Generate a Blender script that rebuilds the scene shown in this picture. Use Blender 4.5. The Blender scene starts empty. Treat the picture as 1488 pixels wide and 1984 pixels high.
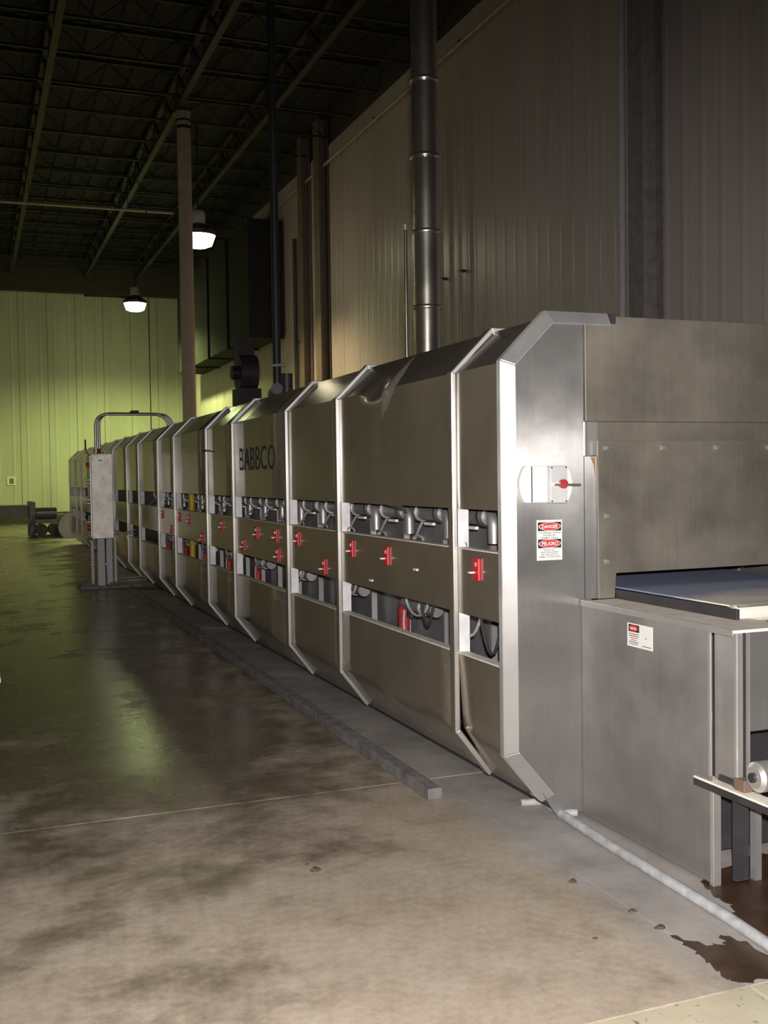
import bpy, math, random
from mathutils import Vector, Matrix
random.seed(7)
sc = bpy.context.scene
COL = sc.collection
# ------------------------------------------------------------------ camera
cam_d = bpy.data.cameras.new('camera'); cam = bpy.data.objects.new('camera', cam_d); COL.objects.link(cam)
cam_d.sensor_fit = 'HORIZONTAL'; cam_d.sensor_width = 36.0; cam_d.lens = 2041.19 / 1488 * 36.0
cam_d.clip_start = 0.05; cam_d.clip_end = 200
CR = Vector((0.93166533, -0.36303359, -0.01436365)); CU = Vector((0.02585294, 0.02680908, 0.99930621))
CW = Vector((0.36239665, 0.9313903, -0.03436258)); CP = Vector((0, 0, 1.6))
m = Matrix((CR, CU, -CW)).transposed().to_4x4(); m.translation = CP; cam.matrix_world = m
sc.camera = cam
# ------------------------------------------------------------------ world, exposure
wd = bpy.data.worlds.new('world'); sc.world = wd; wd.use_nodes = True
wd.node_tree.nodes['Background'].inputs[0].default_value = (0.02, 0.02, 0.024, 1)
wd.node_tree.nodes['Background'].inputs[1].default_value = 1.0
sc.view_settings.view_transform = 'Standard'; sc.view_settings.look = 'None'
sc.view_settings.gamma = 1.0; sc.view_settings.use_curve_mapping = False
sc.view_settings.exposure = 0.0
# ------------------------------------------------------------------ the photographer's flash
def spot(name, loc, tgt, energy, col, size, blend, rad):
    d = bpy.data.lights.new(name, 'SPOT'); d.energy = energy; d.color = col
    d.spot_size = math.radians(size); d.spot_blend = blend; d.shadow_soft_size = rad
    o = bpy.data.objects.new(name, d); COL.objects.link(o); o.location = loc
    o.rotation_euler = (Vector(tgt) - Vector(loc)).to_track_quat('-Z', 'Y').to_euler()
    return o
FL = Vector((0.05, 0.0, 1.72))
spot('camera_flash', FL, FL + CW * 5 + Vector((0.5, 0, -1.25)), 1450, (1.0, 0.94, 0.91), 90, 0.85, 0.03)

# ------------------------------------------------------------------ materials
MATS = {}
def newmat(n):
    mt = bpy.data.materials.new(n); mt.use_nodes = True
    nt = mt.node_tree; b = nt.nodes['Principled BSDF']; MATS[n] = mt
    return mt, nt, b
def ln(nt, a, b): nt.links.new(a, b)
def noise(nt, scale, detail=4, rough=0.55, vec=None, stretch=None):
    tc = nt.nodes.new('ShaderNodeNewGeometry')
    src = tc.outputs['Position']
    if stretch:
        mp = nt.nodes.new('ShaderNodeMapping'); mp.inputs['Scale'].default_value = stretch
        ln(nt, src, mp.inputs['Vector']); src = mp.outputs['Vector']
    nz = nt.nodes.new('ShaderNodeTexNoise'); nz.inputs['Scale'].default_value = scale
    nz.inputs['Detail'].default_value = detail; nz.inputs['Roughness'].default_value = rough
    ln(nt, src, nz.inputs['Vector'])
    return nz.outputs['Fac']
def ramp(nt, fac, stops):
    r = nt.nodes.new('ShaderNodeValToRGB'); e = r.color_ramp.elements
    while len(e) < len(stops): e.new(0.5)
    for i, (p, c) in enumerate(stops):
        e[i].position = p; e[i].color = (*c, 1) if len(c) == 3 else c
    ln(nt, fac, r.inputs['Fac']); return r.outputs['Color']
def maprange(nt, v, a, b, c=0.0, d=1.0):
    mr = nt.nodes.new('ShaderNodeMapRange'); mr.inputs[1].default_value = a; mr.inputs[2].default_value = b
    mr.inputs[3].default_value = c; mr.inputs[4].default_value = d; ln(nt, v, mr.inputs[0]); return mr.outputs[0]
def bump(nt, b, h, strength, dist=0.01):
    bp = nt.nodes.new('ShaderNodeBump'); bp.inputs['Strength'].default_value = strength; bp.inputs['Distance'].default_value = dist
    ln(nt, h, bp.inputs['Height']); ln(nt, bp.outputs['Normal'], b.inputs['Normal'])
def plain(n, col, rough=0.5, metal=0.0, var=0.12, scale=8.0, spec=0.5):
    mt, nt, b = newmat(n)
    f = noise(nt, scale)
    c2 = tuple(max(0, v * (1 - var * 2)) for v in col); c1 = tuple(min(1, v * (1 + var)) for v in col)
    ln(nt, ramp(nt, f, [(0.3, c2), (0.7, c1)]), b.inputs['Base Color'])
    b.inputs['Roughness'].default_value = rough; b.inputs['Metallic'].default_value = metal
    b.inputs['Specular IOR Level'].default_value = spec
    return mt
def steel(n, col, rough, aniso=0.0, var=0.1, wav=0.0, scale=3.0, tangent='Z', metal=1.0):
    mt, nt, b = newmat(n)
    f = noise(nt, scale, 5)
    g = noise(nt, 60, 3, 0.6, stretch=(1, 1, 0.03))
    mx = nt.nodes.new('ShaderNodeMath'); mx.operation = 'MULTIPLY_ADD'; mx.inputs[1].default_value = 0.35
    ln(nt, g, mx.inputs[0]); ln(nt, f, mx.inputs[2])
    c2 = tuple(v * (1 - var) for v in col); c1 = tuple(min(1, v * (1 + var)) for v in col)
    ln(nt, ramp(nt, mx.outputs[0], [(0.4, c2), (0.95, c1)]), b.inputs['Base Color'])
    ln(nt, maprange(nt, f, 0.3, 0.7, rough * 0.85, rough * 1.15), b.inputs['Roughness'])
    b.inputs['Metallic'].default_value = metal
    if aniso:
        b.inputs['Anisotropic'].default_value = aniso
        tv = nt.nodes.new('ShaderNodeCombineXYZ')
        for i, a in enumerate('XYZ'): tv.inputs[i].default_value = 1.0 if a in tangent else 0.0
        ln(nt, tv.outputs[0], b.inputs['Tangent'])
    if wav:
        w = noise(nt, 1.3, 2, 0.4)
        bump(nt, b, w, wav, 0.05)
    return mt
steel('panel_steel', (0.53, 0.465, 0.385), 0.22, 0.0, 0.12, 0.025, metal=0.80)
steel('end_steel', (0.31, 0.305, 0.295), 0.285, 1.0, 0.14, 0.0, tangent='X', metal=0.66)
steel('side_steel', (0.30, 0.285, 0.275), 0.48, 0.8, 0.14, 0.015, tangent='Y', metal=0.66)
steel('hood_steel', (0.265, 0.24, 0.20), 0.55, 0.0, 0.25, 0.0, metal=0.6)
steel('bright_steel', (0.66, 0.65, 0.62), 0.36, 0.0, 0.08, metal=0.75)
steel('frame_steel', (0.50, 0.495, 0.485), 0.44, 0.8, 0.06, 0.0, tangent='XY', metal=0.7)
steel('rib_steel', (0.52, 0.48, 0.41), 0.40, 0.0, 0.08, metal=0.7)
steel('pipe_steel', (0.42, 0.41, 0.41), 0.45, 0.0, 0.2, metal=0.7)
steel('stack_steel', (0.66, 0.63, 0.55), 0.26, 0.0, 0.08, metal=0.95)
steel('inner_steel', (0.34, 0.33, 0.35), 0.55, 0.0, 0.25, metal=0.7)
plain('white_post', (0.84, 0.84, 0.86), 0.45)
plain('dusty_top', (0.86, 0.80, 0.70), 0.75, 0.0, 0.08, 14)
plain('dark_metal', (0.055, 0.05, 0.055), 0.5, 0.3)
plain('black_pipe', (0.02, 0.02, 0.025), 0.5)
plain('black_rubber', (0.03, 0.03, 0.035), 0.7)
plain('cable_grey', (0.42, 0.42, 0.42), 0.5)
plain('red', (0.62, 0.03, 0.05), 0.4)
plain('red_hose', (0.38, 0.03, 0.035), 0.5)
plain('yellow', (0.65, 0.42, 0.02), 0.5)
plain('white_plastic', (0.82, 0.80, 0.76), 0.4, 0, 0.03)
plain('grey_plastic', (0.55, 0.56, 0.57), 0.45, 0, 0.04)
plain('brass', (0.55, 0.45, 0.32), 0.4, 0.8)
plain('tan_paint', (0.50, 0.43, 0.34), 0.5, 0, 0.08)
plain('sign_white', (0.80, 0.80, 0.76), 0.5, 0, 0.02)
plain('sign_red', (0.55, 0.02, 0.03), 0.5, 0, 0.02)
plain('sign_black', (0.02, 0.02, 0.02), 0.5, 0, 0.02)
plain('logo_ink', (0.02, 0.02, 0.07), 0.5, 0, 0.02)
plain('hose_grey', (0.42, 0.43, 0.44), 0.6, 0, 0.15, 20)
plain('conveyor_blue', (0.17, 0.18, 0.22), 0.6)
plain('crumb', (0.10, 0.06, 0.04), 0.8)
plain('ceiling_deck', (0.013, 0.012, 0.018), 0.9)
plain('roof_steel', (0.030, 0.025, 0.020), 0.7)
plain('column_brown', (0.20, 0.16, 0.12), 0.6)
plain('column_grey', (0.30, 0.27, 0.28), 0.6)
plain('joint_fill', (0.36, 0.32, 0.26), 0.8)
plain('rust', (0.30, 0.17, 0.06), 0.8)
plain('block_brown', (0.16, 0.10, 0.07), 0.7)
plain('kerb_concrete', (0.21, 0.20, 0.20), 0.7, 0, 0.2, 12)
plain('cabinet_steel', (0.60, 0.58, 0.52), 0.45, 0.6)
plain('shade_dark', (0.025, 0.024, 0.026), 0.9, 0, 0.1, 4, 0.2)  # matte dark of the added wall box, shade put into its colour
plain('wall_dark', (0.06, 0.055, 0.05), 0.8)
# wall panels: pale coated sheet
def wallmat(n, col, rough):
    mt, nt, b = newmat(n)
    f = noise(nt, 0.5, 5, 0.6, stretch=(1, 1, 0.25))
    c2 = tuple(v * 0.72 for v in col)
    ln(nt, ramp(nt, f, [(0.3, c2), (0.7, col)]), b.inputs['Base Color'])
    b.inputs['Roughness'].default_value = rough
    b.inputs['Specular IOR Level'].default_value = 0.6
    return mt
wallmat('wall_panel', (0.70, 0.62, 0.59), 0.36)
wallmat('far_panel', (0.60, 0.60, 0.50), 0.5)
# floor: sealed concrete, dusty towards the photographer, wet polished further on
def floormat():
    mt, nt, b = newmat('floor_concrete')
    geo = nt.nodes.new('ShaderNodeNewGeometry'); sep = nt.nodes.new('ShaderNodeSeparateXYZ'); ln(nt, geo.outputs['Position'], sep.inputs[0])
    n1 = noise(nt, 1.15, 6, 0.65); n2 = noise(nt, 3.2, 8, 0.7); n3 = noise(nt, 26, 4, 0.7)
    def mth(op, a, b_):
        q = nt.nodes.new('ShaderNodeMath'); q.operation = op
        for i, v in enumerate((a, b_)):
            if isinstance(v, (int, float)): q.inputs[i].default_value = v
            else: ln(nt, v, q.inputs[i])
        return q.outputs[0]
    # dust mask
    yy = maprange(nt, sep.outputs['Y'], 3.6, 6.0, 1.0, 0.0)
    d = mth('ADD', yy, mth('MULTIPLY', mth('SUBTRACT', n1, 0.47), 3.4))
    d = mth('ADD', d, mth('MULTIPLY', mth('SUBTRACT', n2, 0.5), 1.3))
    xx = maprange(nt, sep.outputs['X'], 0.9, 2.1, -0.05, 0.45)
    d = mth('ADD', d, xx)
    dust = maprange(nt, d, 0.25, 1.05)
    dc = nt.nodes.new('ShaderNodeClamp'); ln(nt, dust, dc.inputs[0]); dust = dc.outputs[0]
    wet = ramp(nt, n2, [(0.3, (0.10, 0.080, 0.055)), (0.7, (0.19, 0.155, 0.105))])
    dry = ramp(nt, n2, [(0.28, (0.28, 0.225, 0.165)), (0.5, (0.40, 0.335, 0.26)), (0.75, (0.47, 0.41, 0.33))])
    mx = nt.nodes.new('ShaderNodeMix'); mx.data_type = 'RGBA'; ln(nt, dust, mx.inputs[0]); ln(nt, wet, mx.inputs[6]); ln(nt, dry, mx.inputs[7])
    # fine speckle
    sp = nt.nodes.new('ShaderNodeMix'); sp.data_type = 'RGBA'; sp.blend_type = 'MULTIPLY'; sp.inputs[0].default_value = 0.5
    ln(nt, mx.outputs[2], sp.inputs[6]); ln(nt, ramp(nt, n3, [(0.3, (0.6, 0.6, 0.6)), (0.6, (1, 1, 1))]), sp.inputs[7])
    # grey footing strip along the oven
    gx = maprange(nt, mth('ADD', sep.outputs['X'], mth('MULTIPLY', mth('SUBTRACT', n2, 0.5), 0.25)), 2.05, 2.2)
    gc = nt.nodes.new('ShaderNodeClamp'); ln(nt, gx, gc.inputs[0])
    g2 = nt.nodes.new('ShaderNodeMix'); g2.data_type = 'RGBA'; ln(nt, mth('MULTIPLY', gc.outputs[0], 0.8), g2.inputs[0]); ln(nt, sp.outputs[2], g2.inputs[6])
    ln(nt, ramp(nt, n2, [(0.3, (0.24, 0.23, 0.225)), (0.7, (0.40, 0.385, 0.37))]), g2.inputs[7])
    ln(nt, g2.outputs[2], b.inputs['Base Color'])
    rr = nt.nodes.new('ShaderNodeMath'); rr.operation = 'MAXIMUM'; ln(nt, dust, rr.inputs[0]); ln(nt, gc.outputs[0], rr.inputs[1])
    ln(nt, maprange(nt, rr.outputs[0], 0, 1, 0.27, 0.7), b.inputs['Roughness'])
    b.inputs['Specular IOR Level'].default_value = 0.5
    bump(nt, b, n2, 0.06, 0.01)
floormat()
def creammat():
    mt, nt, b = newmat('floor_cream')
    n3 = noise(nt, 30, 3, 0.6); n2 = noise(nt, 4, 5, 0.6)
    sp = nt.nodes.new('ShaderNodeMix'); sp.data_type = 'RGBA'; sp.blend_type = 'MULTIPLY'; sp.inputs[0].default_value = 1.0
    ln(nt, ramp(nt, n2, [(0.3, (0.40, 0.36, 0.25)), (0.7, (0.52, 0.48, 0.35))]), sp.inputs[6])
    ln(nt, ramp(nt, n3, [(0.30, (0.4, 0.38, 0.36)), (0.38, (1, 1, 1))]), sp.inputs[7])
    ln(nt, sp.outputs[2], b.inputs['Base Color']); b.inputs['Roughness'].default_value = 0.7
creammat()
def wetmat():
    mt, nt, b = newmat('wet_stain')
    f = noise(nt, 9, 5)
    ln(nt, ramp(nt, f, [(0.3, (0.035, 0.018, 0.010)), (0.7, (0.075, 0.042, 0.024))]), b.inputs['Base Color'])
    b.inputs['Roughness'].default_value = 0.35
wetmat()
def beltmat():
    mt, nt, b = newmat('belt_mesh')
    f = noise(nt, 5, 5, 0.6); g = noise(nt, 1, 1, stretch=(2, 140, 1))
    geo = nt.nodes.new('ShaderNodeNewGeometry'); sep = nt.nodes.new('ShaderNodeSeparateXYZ'); ln(nt, geo.outputs['Position'], sep.inputs[0])
    d = nt.nodes.new('ShaderNodeMath'); d.operation = 'MULTIPLY_ADD'; d.inputs[1].default_value = 0.5
    ln(nt, f, d.inputs[0]); ln(nt, maprange(nt, sep.outputs['Y'], 3.35, 4.0, 0.75, 0.0), d.inputs[2])
    ln(nt, ramp(nt, d.outputs[0], [(0.42, (0.28, 0.33, 0.47)), (0.72, (0.80, 0.76, 0.66))]), b.inputs['Base Color'])
    b.inputs['Roughness'].default_value = 0.6
    bump(nt, b, g, 0.5, 0.004)
beltmat()
def emit(n, col, st):
    mt, nt, b = newmat(n)
    b.inputs['Base Color'].default_value = (0.8, 0.8, 0.8, 1)
    b.inputs['Emission Color'].default_value = (*col, 1); b.inputs['Emission Strength'].default_value = st
emit('lamp_glow', (1.0, 0.92, 0.62), 17.0)
emit('lamp_glow_green', (0.85, 1.0, 0.45), 34.0)

# ------------------------------------------------------------------ mesh helpers
WL = {}
def wloc(o): return WL.get(o.name, Vector((0, 0, 0))) if o else Vector((0, 0, 0))
class MB:
    def __init__(s): s.v = []; s.f = []
    def add(s, vs, fs):
        n = len(s.v); s.v += [Vector(p) for p in vs]; s.f += [tuple(i + n for i in f) for f in fs]; return s
    def box(s, x0, x1, y0, y1, z0, z1):
        return s.add([(x0, y0, z0), (x1, y0, z0), (x1, y1, z0), (x0, y1, z0), (x0, y0, z1), (x1, y0, z1), (x1, y1, z1), (x0, y1, z1)],
                     [(0, 3, 2, 1), (4, 5, 6, 7), (0, 1, 5, 4), (1, 2, 6, 5), (2, 3, 7, 6), (3, 0, 4, 7)])
    def prism(s, poly, vec):                     # poly: list of 3-D points, extruded by vec
        n = len(poly); vec = Vector(vec); P = [Vector(p) for p in poly]
        return s.add(P + [p + vec for p in P], [tuple(range(n))[::-1], tuple(range(n, 2 * n))] + [(i, (i + 1) % n, n + (i + 1) % n, n + i) for i in range(n)])
    def bar(s, a, b, w, h):                      # rectangular bar from a to b
        a = Vector(a); b = Vector(b); d = (b - a).normalized()
        u = Vector((0, 0, 1)) if abs(d.z) < 0.9 else Vector((1, 0, 0))
        sd = d.cross(u).normalized(); up = sd.cross(d)
        q = [a + sd * w / 2 * i + up * h / 2 * j for i, j in ((-1, -1), (1, -1), (1, 1), (-1, 1))]
        return s.prism(q, b - a)
    def tube(s, pts, r, n=10, caps=True):
        P = [Vector(p) for p in pts]; rs = r if isinstance(r, (list, tuple)) else [r] * len(P)
        vs = []; fs = []; prev = None
        for i, p in enumerate(P):
            d = (P[min(i + 1, len(P) - 1)] - P[max(i - 1, 0)])
            d = d.normalized() if d.length > 1e-9 else Vector((0, 0, 1))
            if prev is None:
                u = Vector((0, 0, 1)) if abs(d.z) < 0.9 else Vector((1, 0, 0))
                a = d.cross(u).normalized()
            else:
                a = (prev - d * prev.dot(d)).normalized()
            prev = a; b = d.cross(a)
            vs += [p + (a * math.cos(2 * math.pi * k / n) + b * math.sin(2 * math.pi * k / n)) * rs[i] for k in range(n)]
        for i in range(len(P) - 1):
            for k in range(n):
                fs.append((i * n + k, i * n + (k + 1) % n, (i + 1) * n + (k + 1) % n, (i + 1) * n + k))
        if caps: fs.append(tuple(range(n))[::-1]); fs.append(tuple((len(P) - 1) * n + k for k in range(n)))
        return s.add(vs, fs)
    def grid(s, rows):                           # rows of points -> sheet
        n = len(rows[0]); base = [p for r in rows for p in r]
        return s.add(base, [(i * n + k, i * n + k + 1, (i + 1) * n + k + 1, (i + 1) * n + k) for i in range(len(rows) - 1) for k in range(n - 1)])
    def build(s, name, mat, parent=None, origin=None, smooth=False, bevel=0.0, solid=0.0):
        pw = wloc(parent)
        o_ = Vector(origin) if origin is not None else (pw if parent else Vector((0, 0, 0)))
        me = bpy.data.meshes.new(name); me.from_pydata([tuple(p - o_) for p in s.v], [], s.f); me.update()
        me.materials.append(MATS[mat])
        if smooth:
            me.polygons.foreach_set('use_smooth', [True] * len(me.polygons))
            me.set_sharp_from_angle(angle=math.radians(40))
        o = bpy.data.objects.new(name, me); COL.objects.link(o)
        if parent: o.parent = parent
        o.location = o_ - pw; WL[o.name] = o_
        if solid:
            md = o.modifiers.new('solidify', 'SOLIDIFY'); md.thickness = solid; md.offset = 0
        if bevel:
            md = o.modifiers.new('bevel', 'BEVEL'); md.width = bevel; md.segments = 2; md.limit_method = 'ANGLE'; md.angle_limit = math.radians(35)
        return o
def tag(o, label=None, cat=None, group=None, kind=None):
    if label: o['label'] = label
    if cat: o['category'] = cat
    if group: o['group'] = group
    if kind: o['kind'] = kind
    return o
def thing(name, loc, label, cat, group=None):
    o = bpy.data.objects.new(name, None); COL.objects.link(o); o.location = loc; o.empty_display_size = 0.1
    WL[o.name] = Vector(loc); return tag(o, label, cat, group)
def dup(o, parent, loc):                         # copy of a part with its sub-parts, same mesh data; loc in world
    c = o.copy(); COL.objects.link(c); c.parent = parent; c.location = Vector(loc) - wloc(parent); WL[c.name] = Vector(loc)
    for ch in list(o.children):
        d = ch.copy(); COL.objects.link(d); d.parent = c; WL[d.name] = Vector(loc)
    return c
def dup_thing(o, loc):
    c = o.copy(); COL.objects.link(c); c.location = loc; WL[c.name] = Vector(loc)
    for ch in list(o.children):
        d = ch.copy(); COL.objects.link(d); d.parent = c
        for g in list(ch.children):
            e = g.copy(); COL.objects.link(e); e.parent = d
    return c
def text_mb(txt, org, ex, ey, height, width=None, depth=0.0, bold=0.0):
    cu = bpy.data.curves.new('txt', 'FONT'); cu.body = txt; cu.align_x = 'CENTER'; cu.align_y = 'CENTER'; cu.size = 1.0; cu.offset = bold
    cu.resolution_u = 3
    to = bpy.data.objects.new('txt', cu); COL.objects.link(to)
    bpy.context.view_layer.update()
    me = to.evaluated_get(bpy.context.evaluated_depsgraph_get()).to_mesh()
    vs = [v.co.copy() for v in me.vertices]; fs = [tuple(p.vertices) for p in me.polygons]
    bpy.data.objects.remove(to); bpy.data.curves.remove(cu)
    x0 = min(v.x for v in vs); x1 = max(v.x for v in vs); y0 = min(v.y for v in vs); y1 = max(v.y for v in vs)
    sy = height / (y1 - y0); sx = sy if width is None else width / (x1 - x0)
    ex = Vector(ex); ey = Vector(ey); org = Vector(org)
    mb = MB(); mb.add([org + ex * ((v.x - (x0 + x1) / 2) * sx) + ey * ((v.y - (y0 + y1) / 2) * sy) for v in vs], fs)
    return mb
def arc(c, a, b, r, a0, a1, n=8):                # arc points: c + a*cos + b*sin
    c = Vector(c); a = Vector(a); b = Vector(b)
    return [c + (a * math.cos(math.radians(a0 + (a1 - a0) * i / n)) + b * math.sin(math.radians(a0 + (a1 - a0) * i / n))) * r for i in range(n + 1)]

# ================================================================== SETTING
XW = 7.8; YF = 41.4; ZW = 8.6; ZC = 9.9; XL = -16.0; YB = -9.0
# floor: filler bed with slabs on it (open joints show the bed)
fl = MB().box(XL, XW, YB, YF, -0.30, -0.008).build('floor', 'joint_fill'); tag(fl, kind='structure')
jy = [YB, 2.596, 5.048, 11.1, 17.2, 23.3, 29.4, 35.5, YF]
jx = [XL, -10.0, -3.9, 2.205, XW]
for i in range(len(jy) - 1):
    for k in range(len(jx) - 1):
        g = 0.005
        if i == 0: mt = 'floor_cream'
        else: mt = 'floor_concrete'
        MB().box(jx[k] + g, jx[k + 1] - g, jy[i] + g, jy[i + 1] - g, -0.008, 0.0).build('slab', mt, fl, ((jx[k] + jx[k + 1]) / 2, (jy[i] + jy[i + 1]) / 2, 0))
# right wall: coated sheets with raised ribs
def wall_sheet(w, h, ribs, d, axis):
    pr = []                                        # (along, out)
    rib = w / ribs
    pr.append((0.008, -0.012)); pr.append((0.008, 0.0))
    for i in range(ribs):
        c = (i + 0.5) * rib
        pr += [(c - 0.06, 0.0), (c - 0.02, d), (c + 0.02, d), (c + 0.06, 0.0)]
    pr.append((w - 0.008, 0.0)); pr.append((w - 0.008, -0.012))
    mb = MB()
    if axis == 'Y': rows = [[(-o, a, z) for a, o in pr] for z in (0, h)]
    else: rows = [[(a, -o, z) for a, o in pr] for z in (0, h)]
    return mb.grid(rows)
wr = MB().box(XW + 0.012, XW + 0.2, YB, YF, 0, ZC + 0.2).build('wall_right', 'wall_dark'); tag(wr, kind='structure')
PW = 1.02
p0 = None; y = 5.0
while y < YF - 0.5:
    if p0 is None:
        p0 = wall_sheet(PW, ZW + 0.6, 3, 0.005, 'Y'); p0.v = [p + Vector((XW, y, 0)) for p in p0.v]
        p0 = p0.build('panel', 'wall_panel', wr, (XW, y, 0))
    else: dup(p0, wr, (XW, y, 0))
    y += PW
wf = MB().box(XL, XW, YF + 0.012, YF + 0.2, 0, ZC + 0.2).build('wall_far', 'wall_dark'); tag(wf, kind='structure')
p0 = None; x = XW - PW
while x > XL:
    if p0 is None:
        p0 = wall_sheet(PW, ZW, 2, 0.01, 'X'); p0.v = [p + Vector((x, YF, 0)) for p in p0.v]
        p0 = p0.build('panel', 'far_panel', wf, (x, YF, 0))
    else: dup(p0, wf, (x, YF, 0))
    x -= PW
tag(MB().box(XL - 0.2, XL, YB, YF, 0, ZC).build('wall_left', 'far_panel'), kind='structure')
tag(MB().box(XL, XW, YB - 0.2, YB, 0, ZC).build('wall_back', 'far_panel'), kind='structure')
tag(MB().box(XL, XW, YF - 0.10, YF - 0.02, 0, 0.32).build('baseboard_far', 'wall_dark'), kind='structure')
tag(MB().box(XL, XW, YF - 0.35, YF - 0.02, ZW, ZC).build('trim_1', 'wall_dark'), kind='structure')
cl = MB()
rows = []
for yy in (YB, YF + 0.1):
    r = []; x = XL; k = 0
    while x < XW + 0.2:
        r += [(x, yy, ZC + (0.05 if k % 2 else 0)), (min(x + 0.22, XW + 0.2), yy, ZC + (0.05 if k % 2 else 0))]; x += 0.26; k += 1
    rows.append(r)
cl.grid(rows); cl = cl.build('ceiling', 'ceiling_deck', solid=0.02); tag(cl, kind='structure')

# roof steel: trusses running away from the camera, open-web joists across
gz0, gz1 = 9.15, 9.75
def make_girder(x, label):
    t = thing('roof_truss', (x, 24, gz0), label, 'roof truss', 'roof trusses running along the hall')
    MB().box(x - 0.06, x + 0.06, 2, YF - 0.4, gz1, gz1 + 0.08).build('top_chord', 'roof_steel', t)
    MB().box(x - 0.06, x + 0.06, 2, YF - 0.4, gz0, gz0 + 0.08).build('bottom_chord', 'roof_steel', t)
    w = MB(); y = 2.2; k = 0
    while y < YF - 1.3:
        w.bar((x, y, gz0 + 0.05 if k % 2 else gz1), (x, y + 0.75, gz1 if k % 2 else gz0 + 0.05), 0.05, 0.05); y += 0.75; k += 1
    w.build('web', 'roof_steel', t)
make_girder(1.5, 'dark steel roof truss nearest the left edge, running toward the far wall')
make_girder(4.1, 'dark steel roof truss carried by the tan column')
make_girder(5.95, 'dark steel roof truss between the tan column and the ribbed side wall')
j0 = None
for k in range(16):
    y = 17.0 + k * 1.55
    if j0 is None:
        t = j0 = thing('roof_joist', (0, y, 9.35), 'thin open-web steel joist crossing under the dark roof deck', 'joist', 'roof joists crossing the hall')
        MB().box(XL, XW, y - 0.03, y + 0.03, 9.83, 9.89).build('top_chord', 'roof_steel', t)
        MB().box(XL, XW, y - 0.025, y + 0.025, 9.35, 9.39).build('bottom_chord', 'roof_steel', t)
        w = MB(); x = XL; q = 0
        while x < XW - 0.6:
            w.bar((x, y, 9.38 if q % 2 else 9.84), (x + 0.55, y, 9.84 if q % 2 else 9.38), 0.02, 0.02); x += 0.55; q += 1
        w.build('web', 'roof_steel', t)
    else: dup_thing(j0, (0, y, 9.35))
# pipes under the roof
t = MB().tube([(-6, 28.5, 8.6), (5.1, 28.2, 8.62)], 0.03, 8).build('sprinkler_pipe', 'tan_paint'); tag(t, 'thin pipe crossing under the roof and meeting the tan column', 'pipe')
for x in (-4, 1.5, 3.95): MB().bar((x, 28.3, 8.6), (x, 28.3, 9.15), 0.02, 0.02).build('hanger', 'roof_steel', t)
t = MB().tube([(XW - 0.12, 6, 8.72), (XW - 0.12, YF - 0.5, 8.76)], 0.03, 8).build('wall_pipe', 'tan_paint'); tag(t, 'long thin pipe running high along the ribbed side wall', 'pipe')
for k in range(9): MB().box(XW - 0.13, XW + 0.005, 8 + k * 4, 8.04 + k * 4, 8.78, 8.80).build('bracket', 'roof_steel', t)

# column
c = thing('steel_column', (4.20, 21.8, 0), 'round tan painted steel column rising behind the oven', 'column')
MB().tube([(4.20, 21.8, 0.03), (4.20, 21.8, 9.1)], 0.14, 24).build('shaft', 'tan_paint', c, smooth=True)
MB().tube([(4.20, 21.8, 8.75), (4.20, 21.8, 8.81)], 0.143, 24).build('band', 'black_pipe', c, smooth=True)
MB().tube([(4.20, 21.8, 8.9), (4.20, 21.8, 8.94)], 0.143, 24).build('band', 'black_pipe', c, smooth=True)
MB().box(4.04, 4.36, 21.64, 21.96, 9.1, 9.15).build('cap_plate', 'roof_steel', c)
MB().box(4.05, 4.35, 21.65, 21.95, 0.0, 0.03).build('base_plate', 'roof_steel', c)

# high-bay lamps
LAMPC = (0.93, 1.0, 0.50)
def lamp(loc, label, energy, top, col, cone=140, glow='lamp_glow'):
    x, y, z = loc
    t = thing('high_bay_lamp', loc, label, 'lamp', 'high-bay lamps')
    n = 28
    def lathe(prof):
        mb = MB(); rows = []
        for k in range(n + 1):
            a = 2 * math.pi * k / n
            rows.append([(x + r * math.cos(a), y + r * math.sin(a), z + h) for r, h in prof])
        return mb.grid(rows)
    lathe([(0.0, -0.18), (0.18, -0.175), (0.29, -0.13), (0.345, 0.02), (0.355, 0.10), (0.34, 0.15)]).build('lens', glow, t, smooth=True)
    lathe([(0.375, 0.07), (0.375, 0.17), (0.16, 0.30), (0.13, 0.33)]).build('reflector', 'dark_metal', t, smooth=True, solid=0.01)
    lathe([(0.0, 0.62), (0.12, 0.61), (0.15, 0.57), (0.15, 0.36), (0.12, 0.32), (0.0, 0.32)]).build('ballast_housing', 'grey_plastic', t, smooth=True)
    MB().tube([(x, y, z + 0.6), (x, y, top)], 0.02, 8).build('hanging_rod', 'roof_steel', t)
    s = spot('lamp_light', (x, y, z - 0.2), (x, y, 0), energy, col, cone, 0.6, 0.28)
    s.parent = t; s.location = (0, 0, -0.2); s.rotation_euler = (0, 0, 0)
    return t
lamp((4.75, 23.2, 6.85), 'larger glowing high-bay lamp beside the tan column', 1400, 9.36, (1.0, 0.80, 0.42))
l2 = lamp((5.13, 35.6, 7.33), 'smaller glowing high-bay lamp in front of the far green-lit wall', 3200, 9.36, (0.84, 1.0, 0.32), 158, 'lamp_glow_green')
MB().bar((4.95, 35.6, 7.60), (3.5, 35.6, 7.60), 0.10, 0.08).build('mounting_arm', 'dark_metal', l2)
# unseen lamps added left of the frame to give the oven side its reflections
for (x, y, w_) in ((-5.0, 21.65, 'nearest'), (-5.0, 34.05, 'farthest'), (-12.0, 29.4, 'leftmost')):
    lamp((x, y, 6.8), w_ + ' of the added high-bay lamps, out of view left of the oven', 750, 9.36, (1.0, 0.86, 0.48))

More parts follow.
